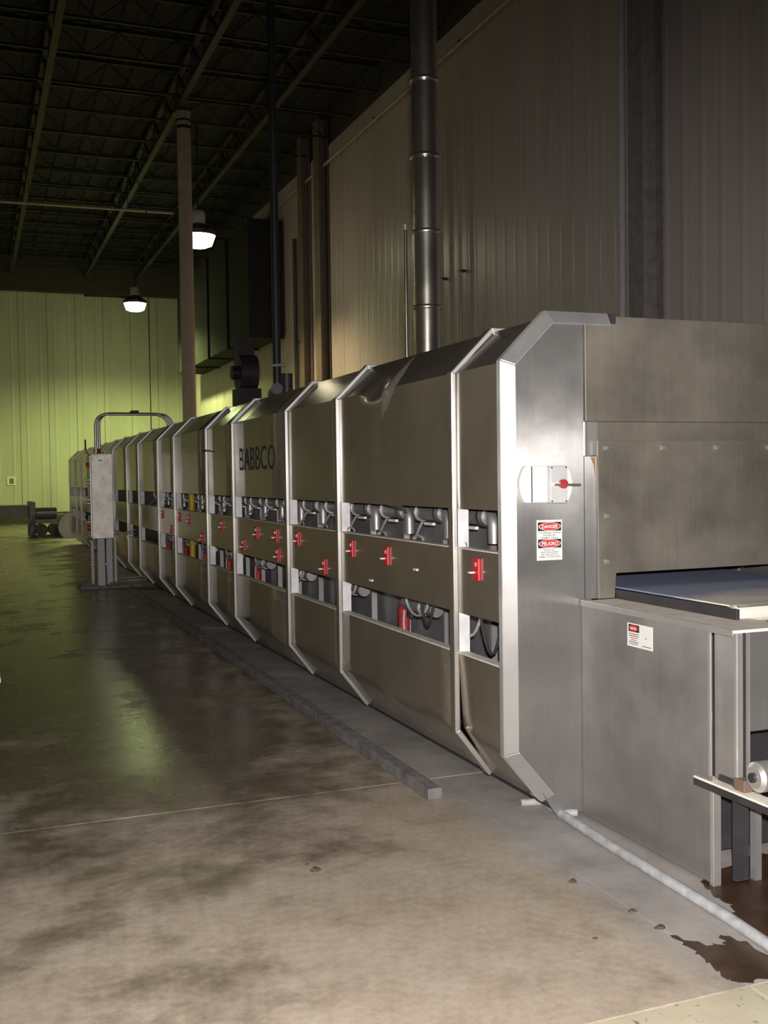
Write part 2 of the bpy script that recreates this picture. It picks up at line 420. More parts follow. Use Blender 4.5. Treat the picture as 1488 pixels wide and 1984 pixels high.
# side wall fittings
t = MB().tube([(XW - 0.12, 11.35, 0), (XW - 0.12, 11.35, 9.8)], 0.055, 14).build('down_pipe', 'grey_plastic', smooth=True); tag(t, 'pale round pipe running up the side wall beside the dark column', 'pipe')
c = thing('wall_column', (XW - 0.2, 10.75, 0), 'dark wide steel column against the side wall above the oven hood', 'column')
MB().box(XW - 0.33, XW - 0.31, 10.6, 10.9, 0, 9.8).build('flange', 'column_grey', c)
MB().box(XW - 0.05, XW - 0.03, 10.6, 10.9, 0, 9.8).build('flange', 'column_grey', c)
MB().box(XW - 0.31, XW - 0.05, 10.74, 10.76, 0, 9.8).build('web', 'column_grey', c)
t = MB().tube([(XW - 0.40, 10.98, 0), (XW - 0.40, 10.98, 9.5)], 0.009, 6).build('wall_conduit', 'tan_paint'); tag(t, 'very thin pale conduit just left of the dark wall column', 'conduit')
for yy, r, mt, lb in ((16.1, 0.03, 'tan_paint', 'shiny thin vertical pipe on the side wall, second right of the exhaust stack'), (16.85, 0.035, 'tan_paint', 'shiny vertical pipe on the side wall just right of the exhaust stack'),
                  (25.75, 0.05, 'dark_metal', 'slim dark vertical pipe on the side wall left of the brown wall column')):
    t = MB().tube([(XW - 0.1, yy, 0), (XW - 0.1, yy, 7.6)], r, 10).build('vertical_pipe', mt, smooth=True); tag(t, lb, 'pipe')
    for zz in (2.5, 5.0): MB().box(XW - 0.12, XW - 0.013, yy - 0.06, yy + 0.06, zz, zz + 0.03).build('clamp', 'dark_metal', t)
for yy, wd_, lb in ((24.75, 0.30, 'dark brown steel column on the side wall between two green-lit strips'), (23.4, 0.38, 'dull brown steel column on the side wall right of the green-lit strips')):
    c = thing('wall_column', (XW - 0.15, yy, 0), lb, 'column')
    MB().box(XW - 0.26, XW - 0.24, yy - wd_ / 2, yy + wd_ / 2, 0, 9.8).build('flange', 'column_brown', c)
    MB().box(XW - 0.05, XW - 0.03, yy - wd_ / 2, yy + wd_ / 2, 0, 9.8).build('flange', 'column_brown', c)
    MB().box(XW - 0.24, XW - 0.05, yy - 0.01, yy + 0.01, 0, 9.8).build('web', 'column_brown', c)
c = thing('unlit_wall_box', (7.2, 31, 5.2), 'big dark box added to darken the unlit far end of the side wall', 'box')  # dark box added where the upper side wall is only in shade
for k in range(4):
    y0 = 27.0 + k * 2.6
    MB().box(6.85, XW - 0.06, y0, y0 + 2.58, 5.3, 8.3).build('section', 'shade_dark', c)
    MB().box(6.80, XW - 0.06, y0 - 0.03, y0 + 0.03, 5.25, 8.35).build('joint_flange', 'shade_dark', c)
for k in range(3): MB().bar((7.0, 28.2 + k * 3.8, 8.3), (7.0, 28.2 + k * 3.8, 9.85), 0.03, 0.03).build('hanger', 'roof_steel', c)

# ================================================================== TUNNEL OVEN
X0 = 2.22; XR = 4.0
RIBS = [4.763, 6.55, 7.76, 9.55, 10.73, 12.60, 13.78, 15.51, 16.76, 18.5, 19.7, 21.45, 22.65, 24.4, 25.6, 27.25]
W1T, W1B, W2T, W2B = 1.433, 1.227, 0.914, 0.705
ZS, ZB, ZT = 2.105, 0.31, 2.335                  # side top, side bottom, roof
YE = 4.20
oven = thing('tunnel_oven', (3.0, 15.7, 0), 'long stainless steel tunnel oven with open burner windows along its side', 'oven')
PX = X0 + 0.022                                  # sheet plane, ribs stand proud
def dent(p, bay):
    x, y, z = p
    if bay == 1:                                 # the creased panel under the stack
        k = max(0.0, min(1.0, (z - 1.945) / 0.155)) if x < 2.25 else max(0.0, 1 - (x - 2.24) / 0.22)
        c_ = 5.785 - 0.13 * min(1.0, k); w_ = 0.10 * max(k, 0.05)
        d = 0.12 * k * max(0.0, 1 - abs(y - c_) / w_) ** 0.8
        d += math.exp(-((y - 5.93) / 0.16) ** 2) * math.exp(-((z - 2.11) / 0.045) ** 2) * 0.035
        d += math.exp(-((y - 5.75) / 0.13) ** 2) * math.exp(-((z - 1.75) / 0.35) ** 2) * 0.008
        return (x + d * 0.8, y, z - d * 0.5)
    return (x + 0.0012 * math.sin(y * 4.1 + z * 2.7 + bay), y, z)
edges = [YE + 0.06] + RIBS
def bay_rng(i):
    a = edges[i] + (0.06 if i else 0.0); b = edges[i + 1]
    return a - 0.004, b + 0.004
for i in range(len(edges) - 1):
    y0, y1 = bay_rng(i)
    fine = i < 3
    prof = [(PX + 0.03, W1T), (PX, W1T)]
    nz = 34 if i == 1 else (6 if fine else 2)
    prof += [(PX, W1T + (ZS - W1T) * (k + 1) / nz) for k in range(nz)]
    nc = 8 if i == 1 else 2
    prof += [(PX + (0.224) * (k + 1) / nc, ZS + (ZT - 0.02 - ZS) * (k + 1) / nc) for k in range(nc)]
    prof += [(2.95, ZT - 0.015), (3.30, ZT - 0.015), (XR - 0.24, ZT - 0.015), (XR - 0.02, ZS), (XR - 0.02, 0.1)]
    ny = 170 if i == 1 else (12 if fine else 4)
    rows = [[dent((px, y0 + (y1 - y0) * k / ny, pz), i) for px, pz in prof] for k in range(ny + 1)]
    up = MB().grid(rows).build('upper_panel', 'panel_steel', oven, (2.3, (y0 + y1) / 2, 1.8), smooth=True, solid=0.003)
    mb = MB(); mb.box(PX, PX + 0.005, y0, y1, W2T, W1B); mb.box(PX, PX + 0.05, y0, y1, W1B, W1B + 0.006)
    mid = mb.build('middle_panel', 'panel_steel', oven, (PX, (y0 + y1) / 2, 1.07))
    MB().box(PX - 0.002, PX + 0.05, y0, y1, W1B + 0.006, W1B + 0.012).build('sill', 'dusty_top', mid)
    # lower sheet with its inward kick at the foot
    nn = 40 if i == 0 else (10 if fine else 3)
    pr = [(PX + 0.05, W2B), (PX, W2B), (PX, W2B - 0.1), (PX, ZB + 0.1), (PX, ZB + 0.02), (PX + 0.175, 0.085), (PX + 0.24, 0.06)]
    rows = []
    for k in range(nn + 1):
        yy = y0 + (y1 - y0) * k / nn
        rr = []
        for j, (px, pz) in enumerate(pr):
            bul = 0.0
            if i == 0 and j in (2, 3, 4): bul = 0.026 * (j - 1) / 3 * max(0, 1 - (y1 - yy) / 0.17) - 0.022 * (j - 1) / 3 * max(0, 1 - (yy - y0) / 0.05)
            if i == 1 and j in (4,): bul = 0.012 * math.sin(k)
            rr.append((px + bul, yy, pz))
        rows.append(rr)
    low = MB().grid(rows).build('lower_panel', 'panel_steel', oven, (PX, (y0 + y1) / 2, 0.4), smooth=True, solid=0.003)
    MB().box(PX - 0.002, PX + 0.05, y0, y1, W2B + 0.002, W2B + 0.009).build('sill', 'dusty_top', low)
    # red gas switches
    sw = {0: [(4.535, 1.146)], 1: [(5.717, 1.133), (6.331, 1.139)], 2: [(6.907, 0.98), (7.535, 1.14)],
          3: [(8.096, 0.985), (8.133, 1.136), (8.751, 1.132), (9.23, 1.0)], 5: [(11.069, 0.972), (11.778, 1.14), (12.371, 1.15)], 6: [(12.949, 0.98), (13.55, 1.15)], 4: [(10.1, 1.14)]}.get(i, [])
    for sy, sz in sw:
        h = 0.053
        MB().box(PX - 0.014, PX - 0.001, sy - 0.034, sy + 0.034, sz - h, sz + h).build('switch_plate', 'red', mid, bevel=0.003)['label'] = 'red switch plate'
        MB().box(PX - 0.040, PX - 0.014, sy + 0.005, sy + 0.028, sz - 0.020, sz - 0.012).build('switch_lever', 'white_plastic', mid)
        MB().box(PX - 0.020, PX - 0.014, sy - 0.010, sy + 0.010, sz + 0.014, sz + 0.034).build('switch_tab', 'brass', mid)
    if i == 1:
        for sy, sz in ((5.30, 1.085), (6.00, 0.965)):
            MB().box(PX - 0.006, PX, sy - 0.03, sy + 0.02, sz - 0.006, sz + 0.006).build('tape_scrap', 'sign_white', mid)
    if i == 3:
        text_mb('BABBCO', (PX - 0.0038, 8.72, 1.765), (0, -1, 0), (0, 0, 1), 0.20, 1.2, bold=0.0).build('lettering', 'logo_ink', up)['label'] = 'dark blue lettering'
# inner wall, roof beams behind the windows
MB().box(2.66, 2.70, YE + 0.06, 27.3, 0.05, 2.2).build('inner_wall', 'inner_steel', oven)
MB().box(2.48, 2.66, YE + 0.06, 27.3, 0.03, 0.12).build('base_frame', 'dark_metal', oven)
k = 0; y = 4.45
p0 = None
while y < 15:
    if p0 is None: p0 = MB().box(2.58, 2.62, y, y + 0.035, 0.12, 2.0).build('inner_post', 'pipe_steel', oven, (2.6, y, 1))
    else: dup(p0, oven, (2.6, y, 1))
    y += 0.61
# ribs: folded bands that follow the oven's profile
def band(y0, y1, t, pts):
    mb = MB()
    n = len(pts); inn = []
    for i, (x, z) in enumerate(pts):
        a = Vector(pts[max(i - 1, 0)]); b = Vector(pts[min(i + 1, n - 1)]); p = Vector((x, z))
        d1 = (p - a).normalized() if i else (b - p).normalized(); d2 = (b - p).normalized() if i < n - 1 else d1
        n1 = Vector((d1.y, -d1.x)); n2 = Vector((d2.y, -d2.x)); nn = (n1 + n2).normalized()
        inn.append(p + nn * t / max(0.3, nn.dot(n1)))
    for i in range(n - 1):
        a, b, c_, d = Vector(pts[i]), Vector(pts[i + 1]), inn[i + 1], inn[i]
        mb.prism([(q.x, y0, q.y) for q in (a, b, c_, d)], (0, y1 - y0, 0))
    return mb
RP = [(2.405, 0.07), (X0, ZB), (X0, ZS + 0.005), (X0 + 0.225, ZT), (3.30, ZT), (XR - 0.225, ZT), (XR, ZS + 0.005), (XR, 0.1)]
r0 = None
for y in RIBS:
    if r0 is None:
        r0 = band(y, y + 0.055, 0.03, RP).build('rib', 'panel_steel', oven, (X0, y, 1.2), bevel=0.004)
        band(y - 0.007, y - 0.0005, 0.022, RP).build('rib_edge', 'frame_steel', r0, bevel=0.003)['label'] = 'bright folded edge'
        mb = MB(); mb.box(X0 + 0.022, X0 + 0.088, y + 0.002, y + 0.012, W2B, W2T); mb.build('lower_web', 'white_post', r0)
        mb = MB(); mb.box(X0 + 0.022, X0 + 0.088, y + 0.002, y + 0.012, W1B, W1T); mb.build('upper_web', 'white_post', r0)
    else: dup(r0, oven, (X0, y, 1.2))
MB().box(X0 - 0.03, X0 + 0.01, 10.60, 10.735, 1.872, 1.890).build('latch', 'black_rubber', oven)
MB().box(X0 - 0.01, X0 + 0.01, 10.40, 10.60, 1.876, 1.884).build('latch_strip', 'sign_white', oven)
# burners in the upper and lower window
def upper_burner(y):
    b = MB(); b.tube([(2.44, y, 1.385), (2.44, y + 0.30, 1.385)], 0.045, 12)
    b.tube([(2.44, y + 0.30, 1.385), (2.44, y + 0.33, 1.385)], 0.056, 12)
    o = b.build('upper_burner', 'pipe_steel', oven, (2.44, y, 1.385), smooth=True)
    MB().tube(arc((2.44, y, 1.33), (0, 0, 1), (0, -1, 0), 0.055, 0, 90, 6) + [(2.44, y - 0.055, 1.25)], 0.032, 10).build('elbow', 'pipe_steel', o, smooth=True)
    MB().tube([(2.44, y + 0.03, 1.385), (2.44, y + 0.05, 1.385)], 0.054, 12).build('flange', 'dark_metal', o, smooth=True)
    MB().box(2.41, 2.43, y + 0.10, y + 0.22, 1.315, 1.33).build('bracket', 'white_plastic', o)
    MB().tube([(2.40, y + 0.22, 1.33), (2.36, y + 0.18, 1.29), (2.31, y + 0.11, 1.245)], 0.007, 6).build('cable', 'cable_grey', o, smooth=True)
    lp = [(2.29, y + 0.02 + 0.07 * math.cos(a) , 1.244 + 0.022 * math.sin(a)) for a in [math.pi * q / 6 for q in range(7)]]
    MB().tube(lp, 0.006, 6).build('cable_loop', 'cable_grey', o, smooth=True)
    return o
def lower_burner(y):
    b = MB(); b.tube([(2.42, y - 0.46, 0.835), (2.42, y - 0.02, 0.835)], 0.042, 12); b.tube([(2.42, y - 0.30, 0.835), (2.42, y - 0.27, 0.835)], 0.052, 12)
    o = b.build('lower_burner', 'pipe_steel', oven, (2.42, y, 0.835), smooth=True)
    h = MB().tube(arc((2.42, y - 0.02, 0.785), (0, 0, 1), (0, 1, 0), 0.05, 0, 90, 5) + [(2.42, y + 0.03, 0.55)], 0.036, 10).build('gas_hose', 'red_hose', o, smooth=True); h['label'] = 'red hose'
    MB().tube([(2.37, y - 0.10, 0.80), (2.36, y - 0.11, 0.72), (2.37, y - 0.12, 0.60)], 0.007, 6).build('cable', 'cable_grey', o, smooth=True)
    MB().tube([(2.34, y - 0.36 - 0.16 * math.cos(math.pi * q / 8) , 0.90 - 0.10 * math.sin(math.pi * q / 8)) for q in range(9)], 0.008, 6).build('cable_loop', 'cable_grey', o, smooth=True)
    MB().box(2.385, 2.40, y - 0.16, y - 0.10, 0.76, 0.80).build('valve', 'dark_metal', o)
    return o
ub = upper_burner(4.80); y = 5.345
while y < 15: dup(ub, oven, (2.44, y, 1.385)); y += 0.56
lb = lower_burner(5.88); y = 7.06
MB().tube([(2.36, 4.31, 0.50), (2.36, 4.31, 0.80), (2.40, 4.32, 0.86), (2.55, 4.33, 0.88)], 0.034, 10).build('gas_hose', 'red_hose', oven, smooth=True)['label'] = 'red hose'
while y < 15: dup(lb, oven, (2.42, y, 0.835)); y += 1.18
t = MB().tube([(2.34, 12.13, 0.55), (2.34, 12.13, 1.6)], 0.035, 10).build('yellow_pipe', 'yellow', oven, smooth=True); t['label'] = 'yellow vertical gas pipe'
MB().tube([(2.50, 4.62, 0.5), (2.50, 4.62, 0.78)], 0.03, 8).build('yellow_pipe', 'yellow', oven, smooth=True)
for a, b_, sag in ((4.40, 4.66, 0.2), (4.62, 4.90, 0.14), (5.20, 5.40, 0.16)):
    MB().tube([(2.31, a + (b_ - a) * q / 8, 0.93 - sag * math.sin(math.pi * q / 8)) for q in range(9)], 0.008, 6).build('hanging_cable', 'black_rubber' if sag > 0.15 else 'cable_grey', oven, smooth=True)
# far end closing plate
mb = MB().prism([(x, 27.30, z) for x, z in RP], (0, 0.03, 0)); mb.build('outfeed_plate', 'panel_steel', oven)

# ---- end frame facing the camera
FP = [(2.405, 0.085), (2.208, 0.318), (2.208, 2.112), (2.440, 2.342), (2.775, 2.342)]
def frame_band(pts, t, y_out, y_in, y_back):
    n = len(pts); inn = []
    for i, (x, z) in enumerate(pts):
        p = Vector((x, z)); d1 = (p - Vector(pts[i - 1])).normalized() if i else (Vector(pts[1]) - p).normalized()
        d2 = (Vector(pts[i + 1]) - p).normalized() if i < n - 1 else d1
        n1 = Vector((d1.y, -d1.x)); n2 = Vector((d2.y, -d2.x)); nn = (n1 + n2).normalized(); inn.append(p + nn * t / max(0.3, nn.dot(n1)))
    mb = MB()
    for i in range(n - 1):
        a, b, c_, d = Vector(pts[i]), Vector(pts[i + 1]), inn[i + 1], inn[i]
        v = [(a.x, y_out, a.y), (b.x, y_out, b.y), (c_.x, y_in, c_.y), (d.x, y_in, d.y), (a.x, y_back, a.y), (b.x, y_back, b.y), (c_.x, y_back, c_.y), (d.x, y_back, d.y)]
        mb.add(v, [(0, 3, 2, 1), (4, 5, 6, 7), (0, 1, 5, 4), (1, 2, 6, 5), (2, 3, 7, 6), (3, 0, 4, 7)])
    return mb
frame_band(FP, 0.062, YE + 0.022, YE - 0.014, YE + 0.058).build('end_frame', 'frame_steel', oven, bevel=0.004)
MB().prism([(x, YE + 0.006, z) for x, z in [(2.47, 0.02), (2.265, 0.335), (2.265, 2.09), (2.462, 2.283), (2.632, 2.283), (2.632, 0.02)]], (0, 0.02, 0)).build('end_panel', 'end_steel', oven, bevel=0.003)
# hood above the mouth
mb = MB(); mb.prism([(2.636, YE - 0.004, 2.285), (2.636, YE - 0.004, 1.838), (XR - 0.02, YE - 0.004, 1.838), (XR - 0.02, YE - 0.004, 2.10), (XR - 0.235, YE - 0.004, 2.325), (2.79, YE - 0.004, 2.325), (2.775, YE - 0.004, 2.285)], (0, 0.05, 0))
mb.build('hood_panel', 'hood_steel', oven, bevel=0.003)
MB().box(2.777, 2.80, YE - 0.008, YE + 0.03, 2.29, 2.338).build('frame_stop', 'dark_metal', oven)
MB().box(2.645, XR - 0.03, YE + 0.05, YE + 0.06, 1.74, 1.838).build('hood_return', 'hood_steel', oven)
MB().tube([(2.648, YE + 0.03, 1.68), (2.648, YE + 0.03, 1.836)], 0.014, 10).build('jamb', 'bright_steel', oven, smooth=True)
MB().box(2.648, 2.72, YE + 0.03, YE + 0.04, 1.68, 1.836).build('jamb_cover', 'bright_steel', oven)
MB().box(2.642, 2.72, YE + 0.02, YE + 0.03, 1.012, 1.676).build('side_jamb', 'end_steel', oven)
st = MB().add([(2.70, YE + 0.018, 1.672), (2.675, YE + 0.018, 1.672), (2.69, YE + 0.018, 1.64), (2.70, YE + 0.018, 1.58)], [(0, 1, 2, 3)]).build('rust_streak', 'rust', oven, solid=0.0015)
# bolted flap over the belt
flp = MB().prism([(2.702, YE, 1.012), (2.702, YE, 1.75), (XR - 0.03, YE, 1.75), (XR - 0.03, YE, 1.132), (2.80, YE, 1.128), (2.79, YE, 1.012)], (0, 0.012, 0)).build('bolted_flap', 'hood_steel', oven, (2.7, YE, 1.4), bevel=0.002)
for bx, bz in ((2.745, 1.714), (3.06, 1.714), (3.373, 1.714), (3.69, 1.714), (2.747, 1.397), (2.745, 1.185)):
    MB().tube([(bx, YE - 0.014, bz), (bx, YE, bz)], 0.010, 6).build('bolt', 'bright_steel', flp)
MB().box(2.72, XR - 0.03, 5.4, 5.41, 0.9, 1.8).build('mouth_back', 'dark_metal', oven)
# levelling foot at the frame's toe
mb = MB().tube([(2.415, 4.445, 0.018), (2.52, 4.42, 0.018)], 0.018, 10); mb.build('levelling_foot', 'hose_grey', oven, smooth=True)

# ================================================================== INFEED CONVEYOR
inf = thing('infeed_conveyor', (3.2, 3.6, 0), 'stainless infeed conveyor table with a dusty blue belt at the oven mouth', 'conveyor')
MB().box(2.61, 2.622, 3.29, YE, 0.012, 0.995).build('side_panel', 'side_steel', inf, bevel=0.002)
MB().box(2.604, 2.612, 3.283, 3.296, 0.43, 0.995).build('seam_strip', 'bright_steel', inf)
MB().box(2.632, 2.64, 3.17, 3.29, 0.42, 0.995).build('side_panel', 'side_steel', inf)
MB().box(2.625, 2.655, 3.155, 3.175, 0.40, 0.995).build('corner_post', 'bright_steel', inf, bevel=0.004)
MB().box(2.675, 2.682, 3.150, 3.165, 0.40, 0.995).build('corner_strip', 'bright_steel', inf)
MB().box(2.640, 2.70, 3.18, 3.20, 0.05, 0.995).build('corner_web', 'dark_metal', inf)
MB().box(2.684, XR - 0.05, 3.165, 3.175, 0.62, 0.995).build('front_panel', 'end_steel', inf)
lg = MB().box(2.606, 2.88, 3.145, YE, 0.997, 1.009).build('ledge', 'dusty_top', inf, bevel=0.002)
MB().box(2.602, 2.612, 3.15, YE, 0.985, 1.013).build('ledge_lip', 'bright_steel', inf, bevel=0.003)
MB().box(XR - 0.30, XR - 0.02, 3.145, YE, 0.997, 1.009).build('ledge', 'dusty_top', inf, bevel=0.002)
# belt with rounded nose
bp_ = []
ZBL = 1.058
for x in (2.815, XR - 0.16):
    row = [(x, 5.35, ZBL), (x, 3.9, ZBL), (x, 3.45, ZBL)] + [tuple(p) for p in arc((x, 3.43, ZBL - 0.035), (0, 0, 1), (0, -1, 0), 0.035, 0, 180, 8)] + [(x, 5.35, ZBL - 0.07)]
    bp_.append(row)
MB().grid([bp_[0], bp_[1]][::-1]).build('belt', 'belt_mesh', inf, solid=0.006)
MB().box(2.795, 2.812, 3.36, 5.35, 0.985, 1.052).build('belt_rail', 'dark_metal', inf, bevel=0.003)
MB().tube([(2.81, 3.43, ZBL - 0.035), (XR - 0.15, 3.43, ZBL - 0.035)], 0.030, 14).build('nose_roller', 'pipe_steel', inf, smooth=True)
MB().tube([(2.806, 3.40, 1.009), (2.806, 3.40, 1.065)], 0.006, 8).build('guide_pin', 'bright_steel', inf)
MB().tube([(2.78, 3.33, 1.075), (XR - 0.2, 3.33, 1.075)], 0.008, 8).build('guide_bar', 'bright_steel', inf, smooth=True)
MB().box(2.90, XR - 0.3, 3.18, 3.36, 0.93, 0.94).build('drip_plate', 'inner_steel', inf)
# lower rail, legs, roller shaft
MB().box(2.604, 2.668, 2.45, 3.383, 0.400, 0.408).build('shelf_rail', 'dusty_top', inf)
MB().box(2.604, 2.608, 2.45, 3.383, 0.372, 0.400).build('rail_lip', 'dark_metal', inf)
for (a, b_, mt) in ((3.275, 3.30, 'bright_steel'), (2.50, 2.53, 'bright_steel')):
    MB().box(2.612, 2.650, a, b_, 0.0, 0.400).build('leg', mt, inf, bevel=0.003)
MB().box(2.74, 2.80, 3.30, 3.31, 0.03, 0.36).build('leg', 'inner_steel', inf)
MB().box(2.80, 2.83, 3.26, 3.29, 0.0, 0.40).build('leg', 'pipe_steel', inf)
MB().box(XR - 0.1, XR - 0.06, 3.27, 3.30, 0.0, 0.995).build('leg', 'pipe_steel', inf)
MB().box(2.70, XR - 0.06, 3.50, 3.51, 0.04, 0.95).build('back_plate', 'dark_metal', inf)
rl = MB().tube([(2.625, 3.05, 0.485), (XR - 0.1, 3.05, 0.485)], 0.056, 20).build('drive_roller', 'pipe_steel', inf, smooth=True)
MB().tube([(2.612, 3.05, 0.485), (2.626, 3.05, 0.485)], [0.040, 0.056], 20).build('roller_cap', 'bright_steel', rl, smooth=True)
MB().tube([(2.60, 3.05, 0.485), (2.613, 3.05, 0.485)], 0.018, 12).build('axle_end', 'dark_metal', rl, smooth=True)
MB().box(2.62, 2.66, 3.11, 3.17, 0.409, 0.455).build('bearing_block', 'block_brown', inf, bevel=0.004)
MB().tube([(2.635, 3.17, 0.43), (2.635, 3.26, 0.43)], 0.014, 8).build('tension_bolt', 'dark_metal', inf)
ch = MB()
for k in range(14): ch.box(2.78 + k * 0.05, 2.815 + k * 0.05, 3.12, 3.14, 0.585 - (k % 2) * 0.006, 0.605)
ch.build('drive_chain', 'dark_metal', inf)
MB().tube([(2.86, 3.10, 0.56), (2.86, 3.13, 0.56)], 0.05, 14).build('sprocket', 'dark_metal', inf, smooth=True)

# ================================================================== SIGNS AND SWITCH
def oval(c, ex, ez, a, b, n=28): return [Vector(c) + Vector(ex) * a * math.cos(2 * math.pi * k / n) + Vector(ez) * b * math.sin(2 * math.pi * k / n) for k in range(n)]
EX = Vector((1, 0, 0)); EZ = Vector((0, 0, 1))
sy = YE + 0.004
s = thing('danger_sign', (2.444, sy, 1.296), 'white bilingual sign with red ovals reading DANGER and PELIGRO', 'sign')
rot = Matrix.Rotation(math.radians(-1.5), 3, 'Y')
x0, x1, z0, z1 = 2.378, 2.510, 1.204, 1.388
MB().box(x0, x1, sy - 0.002, sy, z0, z1).build('board', 'sign_white', s)
for zc, wdn, lines in ((1.358, 'DANGER', ('CONFINED SPACE', 'ENTER BY', 'PERMIT ONLY')), (1.280, 'PELIGRO', ('ESPACIO', 'RESTRINGIDO', 'SE NECESITA', 'PERMISO DE ENTRADA'))):
    MB().box(x0 + 0.006, x1 - 0.006, sy - 0.0032, sy - 0.002, zc - 0.020, zc + 0.020).build('black_field', 'sign_black', s)
    MB().prism(oval((2.444, sy - 0.0032, zc), EX, EZ, 0.057, 0.0185), (0, -0.001, 0)).build('white_oval', 'sign_white', s)
    MB().prism(oval((2.444, sy - 0.0042, zc), EX, EZ, 0.053, 0.0165), (0, -0.001, 0)).build('red_oval', 'sign_red', s)
    text_mb(wdn, (2.444, sy - 0.0060, zc), EX, EZ, 0.017, 0.084, bold=0.02).build('lettering', 'sign_white', s)
    for k, l in enumerate(lines):
        text_mb(l, (2.444, sy - 0.0032, zc - 0.029 - k * (0.0112 if len(lines) == 3 else 0.0105)), EX, EZ, 0.0068, min(0.115, 0.0082 * len(l)), bold=0.01).build('lettering', 'sign_black', s)
# small label on the infeed side
s = thing('warning_label', (2.609, 3.742, 0.905), 'small white label with a red danger oval on the infeed side panel', 'sign')
EY = Vector((0, -1, 0)); sx = 2.6095
MB().box(sx - 0.002, sx, 3.652, 3.833, 0.855, 0.955).build('board', 'sign_white', s, bevel=0.0005)
MB().box(sx - 0.003, sx - 0.002, 3.745, 3.822, 0.919, 0.950).build('black_field', 'sign_black', s)
MB().prism(oval((sx - 0.003, 3.784, 0.9345), EY, EZ, 0.033, 0.0135), (-0.001, 0, 0)).build('red_oval', 'sign_red', s)
text_mb('DANGER', (sx - 0.0048, 3.784, 0.9345), EY, EZ, 0.011, 0.046, bold=0.02).build('lettering', 'sign_white', s)
for k, (w_, mt) in enumerate(((0.07, 'sign_black'), (0.07, 'sign_black'), (0.055, 'sign_red'), (0.04, 'sign_red'), (0.07, 'sign_black'), (0.06, 'sign_black'))):
    zz = 0.910 - k * 0.0085
    MB().box(sx - 0.0028, sx - 0.002, 3.784 - w_ / 2, 3.784 + w_ / 2, zz - 0.0013, zz + 0.0013).build('print_line', mt, s)
MB().box(sx - 0.0028, sx - 0.002, 3.69, 3.705, 0.900, 0.903).build('print_line', 'sign_red', s)
MB().box(sx - 0.0028, sx - 0.002, 3.660, 3.725, 0.8655, 0.868).build('print_line', 'sign_black', s)
# disconnect switch: clipped round back cover, box, red hub, lever
d = thing('disconnect_switch', (2.43, YE, 1.55), 'white and grey disconnect switch with red hub and lever on the oven end', 'switch')
pl = []
for k in range(40):
    a = 2 * math.pi * k / 40; pl.append((2.418 + 0.138 * math.cos(a), YE - 0.02, 1.551 + max(-0.083, min(0.083, 0.138 * math.sin(a)))))
MB().prism(pl, (0, 0.026, 0)).build('back_cover', 'white_plastic', d, bevel=0.004)
MB().box(2.3400, 2.3445, YE - 0.0215, YE - 0.019, 1.470, 1.632).build('cover_seam', 'sign_black', d)
MB().box(2.420, 2.508, YE - 0.052, YE - 0.01, 1.466, 1.634).build('switch_box', 'grey_plastic', d, bevel=0.004)
for bx in (2.427, 2.501):
    for bz in (1.474, 1.626): MB().tube([(bx, YE - 0.054, bz), (bx, YE - 0.050, bz)], 0.004, 8).build('screw', 'dark_metal', d)
MB().tube([(2.482, YE - 0.068, 1.552), (2.482, YE - 0.05, 1.552)], 0.021, 18).build('hub', 'red', d, smooth=True)
MB().bar((2.425, YE - 0.075, 1.549), (2.563, YE - 0.075, 1.547), 0.010, 0.010).build('lever', 'brass', d, bevel=0.002)
MB().box(2.42, 2.46, YE - 0.072, YE - 0.05, 1.545, 1.558).build('lever_seat', 'white_plastic', d)

# ================================================================== EXHAUST STACK, GAS PIPE, BLOWER
e = thing('exhaust_stack', (3.035, 6.9, ZT - 0.012), 'tall shiny round exhaust stack with banded joints standing on the oven', 'chimney')
zs = [ZT - 0.012, 2.80, 3.33, 3.86, 4.39, 5.1, 6.3, 7.5, 8.7, 9.85]
for a, b_ in zip(zs[:-1], zs[1:]):
    r = 0.098 if a < 3.3 else 0.092
    MB().tube([(3.035, 6.9, a), (3.035, 6.9, b_ - 0.005)], r, 32).build('stack_section', 'stack_steel', e, smooth=True)
for z in zs[1:-1]:
    MB().tube([(3.035, 6.9, z - 0.030), (3.035, 6.9, z - 0.022), (3.035, 6.9, z - 0.006), (3.035, 6.9, z + 0.002)], [0.099, 0.105, 0.105, 0.099], 32).build('joint_band', 'stack_steel', e, smooth=True)
t = MB().tube([(3.0, 7.2, ZT - 0.012), (3.0, 7.2, 3.42)], 0.016, 12).build('vent_pipe', 'stack_steel', smooth=True); tag(t, 'thin shiny vent pipe close beside the exhaust stack', 'pipe')
MB().tube([(3.0, 7.2, 3.40), (3.0, 7.2, 3.44)], 0.020, 12).build('cap', 'bright_steel', t, smooth=True)
g = thing('gas_pipe', (3.0, 10.75, ZT), 'black gas drop pipe with a valve standing on the oven roof', 'pipe')
MB().tube([(3.0, 10.75, ZT + 0.002), (3.0, 10.75, 9.8)], 0.042, 14).build('pipe', 'black_pipe', g, smooth=True)
MB().tube([(2.93, 10.72, 2.77), (3.09, 10.72, 2.78)], 0.018, 10).build('valve_handle', 'bright_steel', g, smooth=True)
MB().tube([(2.9, 10.4, 2.50), (3.0, 10.75, 2.50), (3.05, 11.1, 2.50)], [0.06, 0.075, 0.06], 14).build('valve_body', 'black_pipe', g, smooth=True)
MB().tube([(3.02, 10.45, ZT - 0.012), (3.02, 10.45, 2.66)], 0.06, 12).build('regulator', 'dark_metal', g, smooth=True)
b = thing('blower', (4.3, 17.3, 0), 'dark round blower housing behind the oven', 'blower')
MB().tube([(4.15, 17.3, 3.35), (4.45, 17.3, 3.35)], 0.30, 28).build('scroll', 'dark_metal', b, smooth=True)
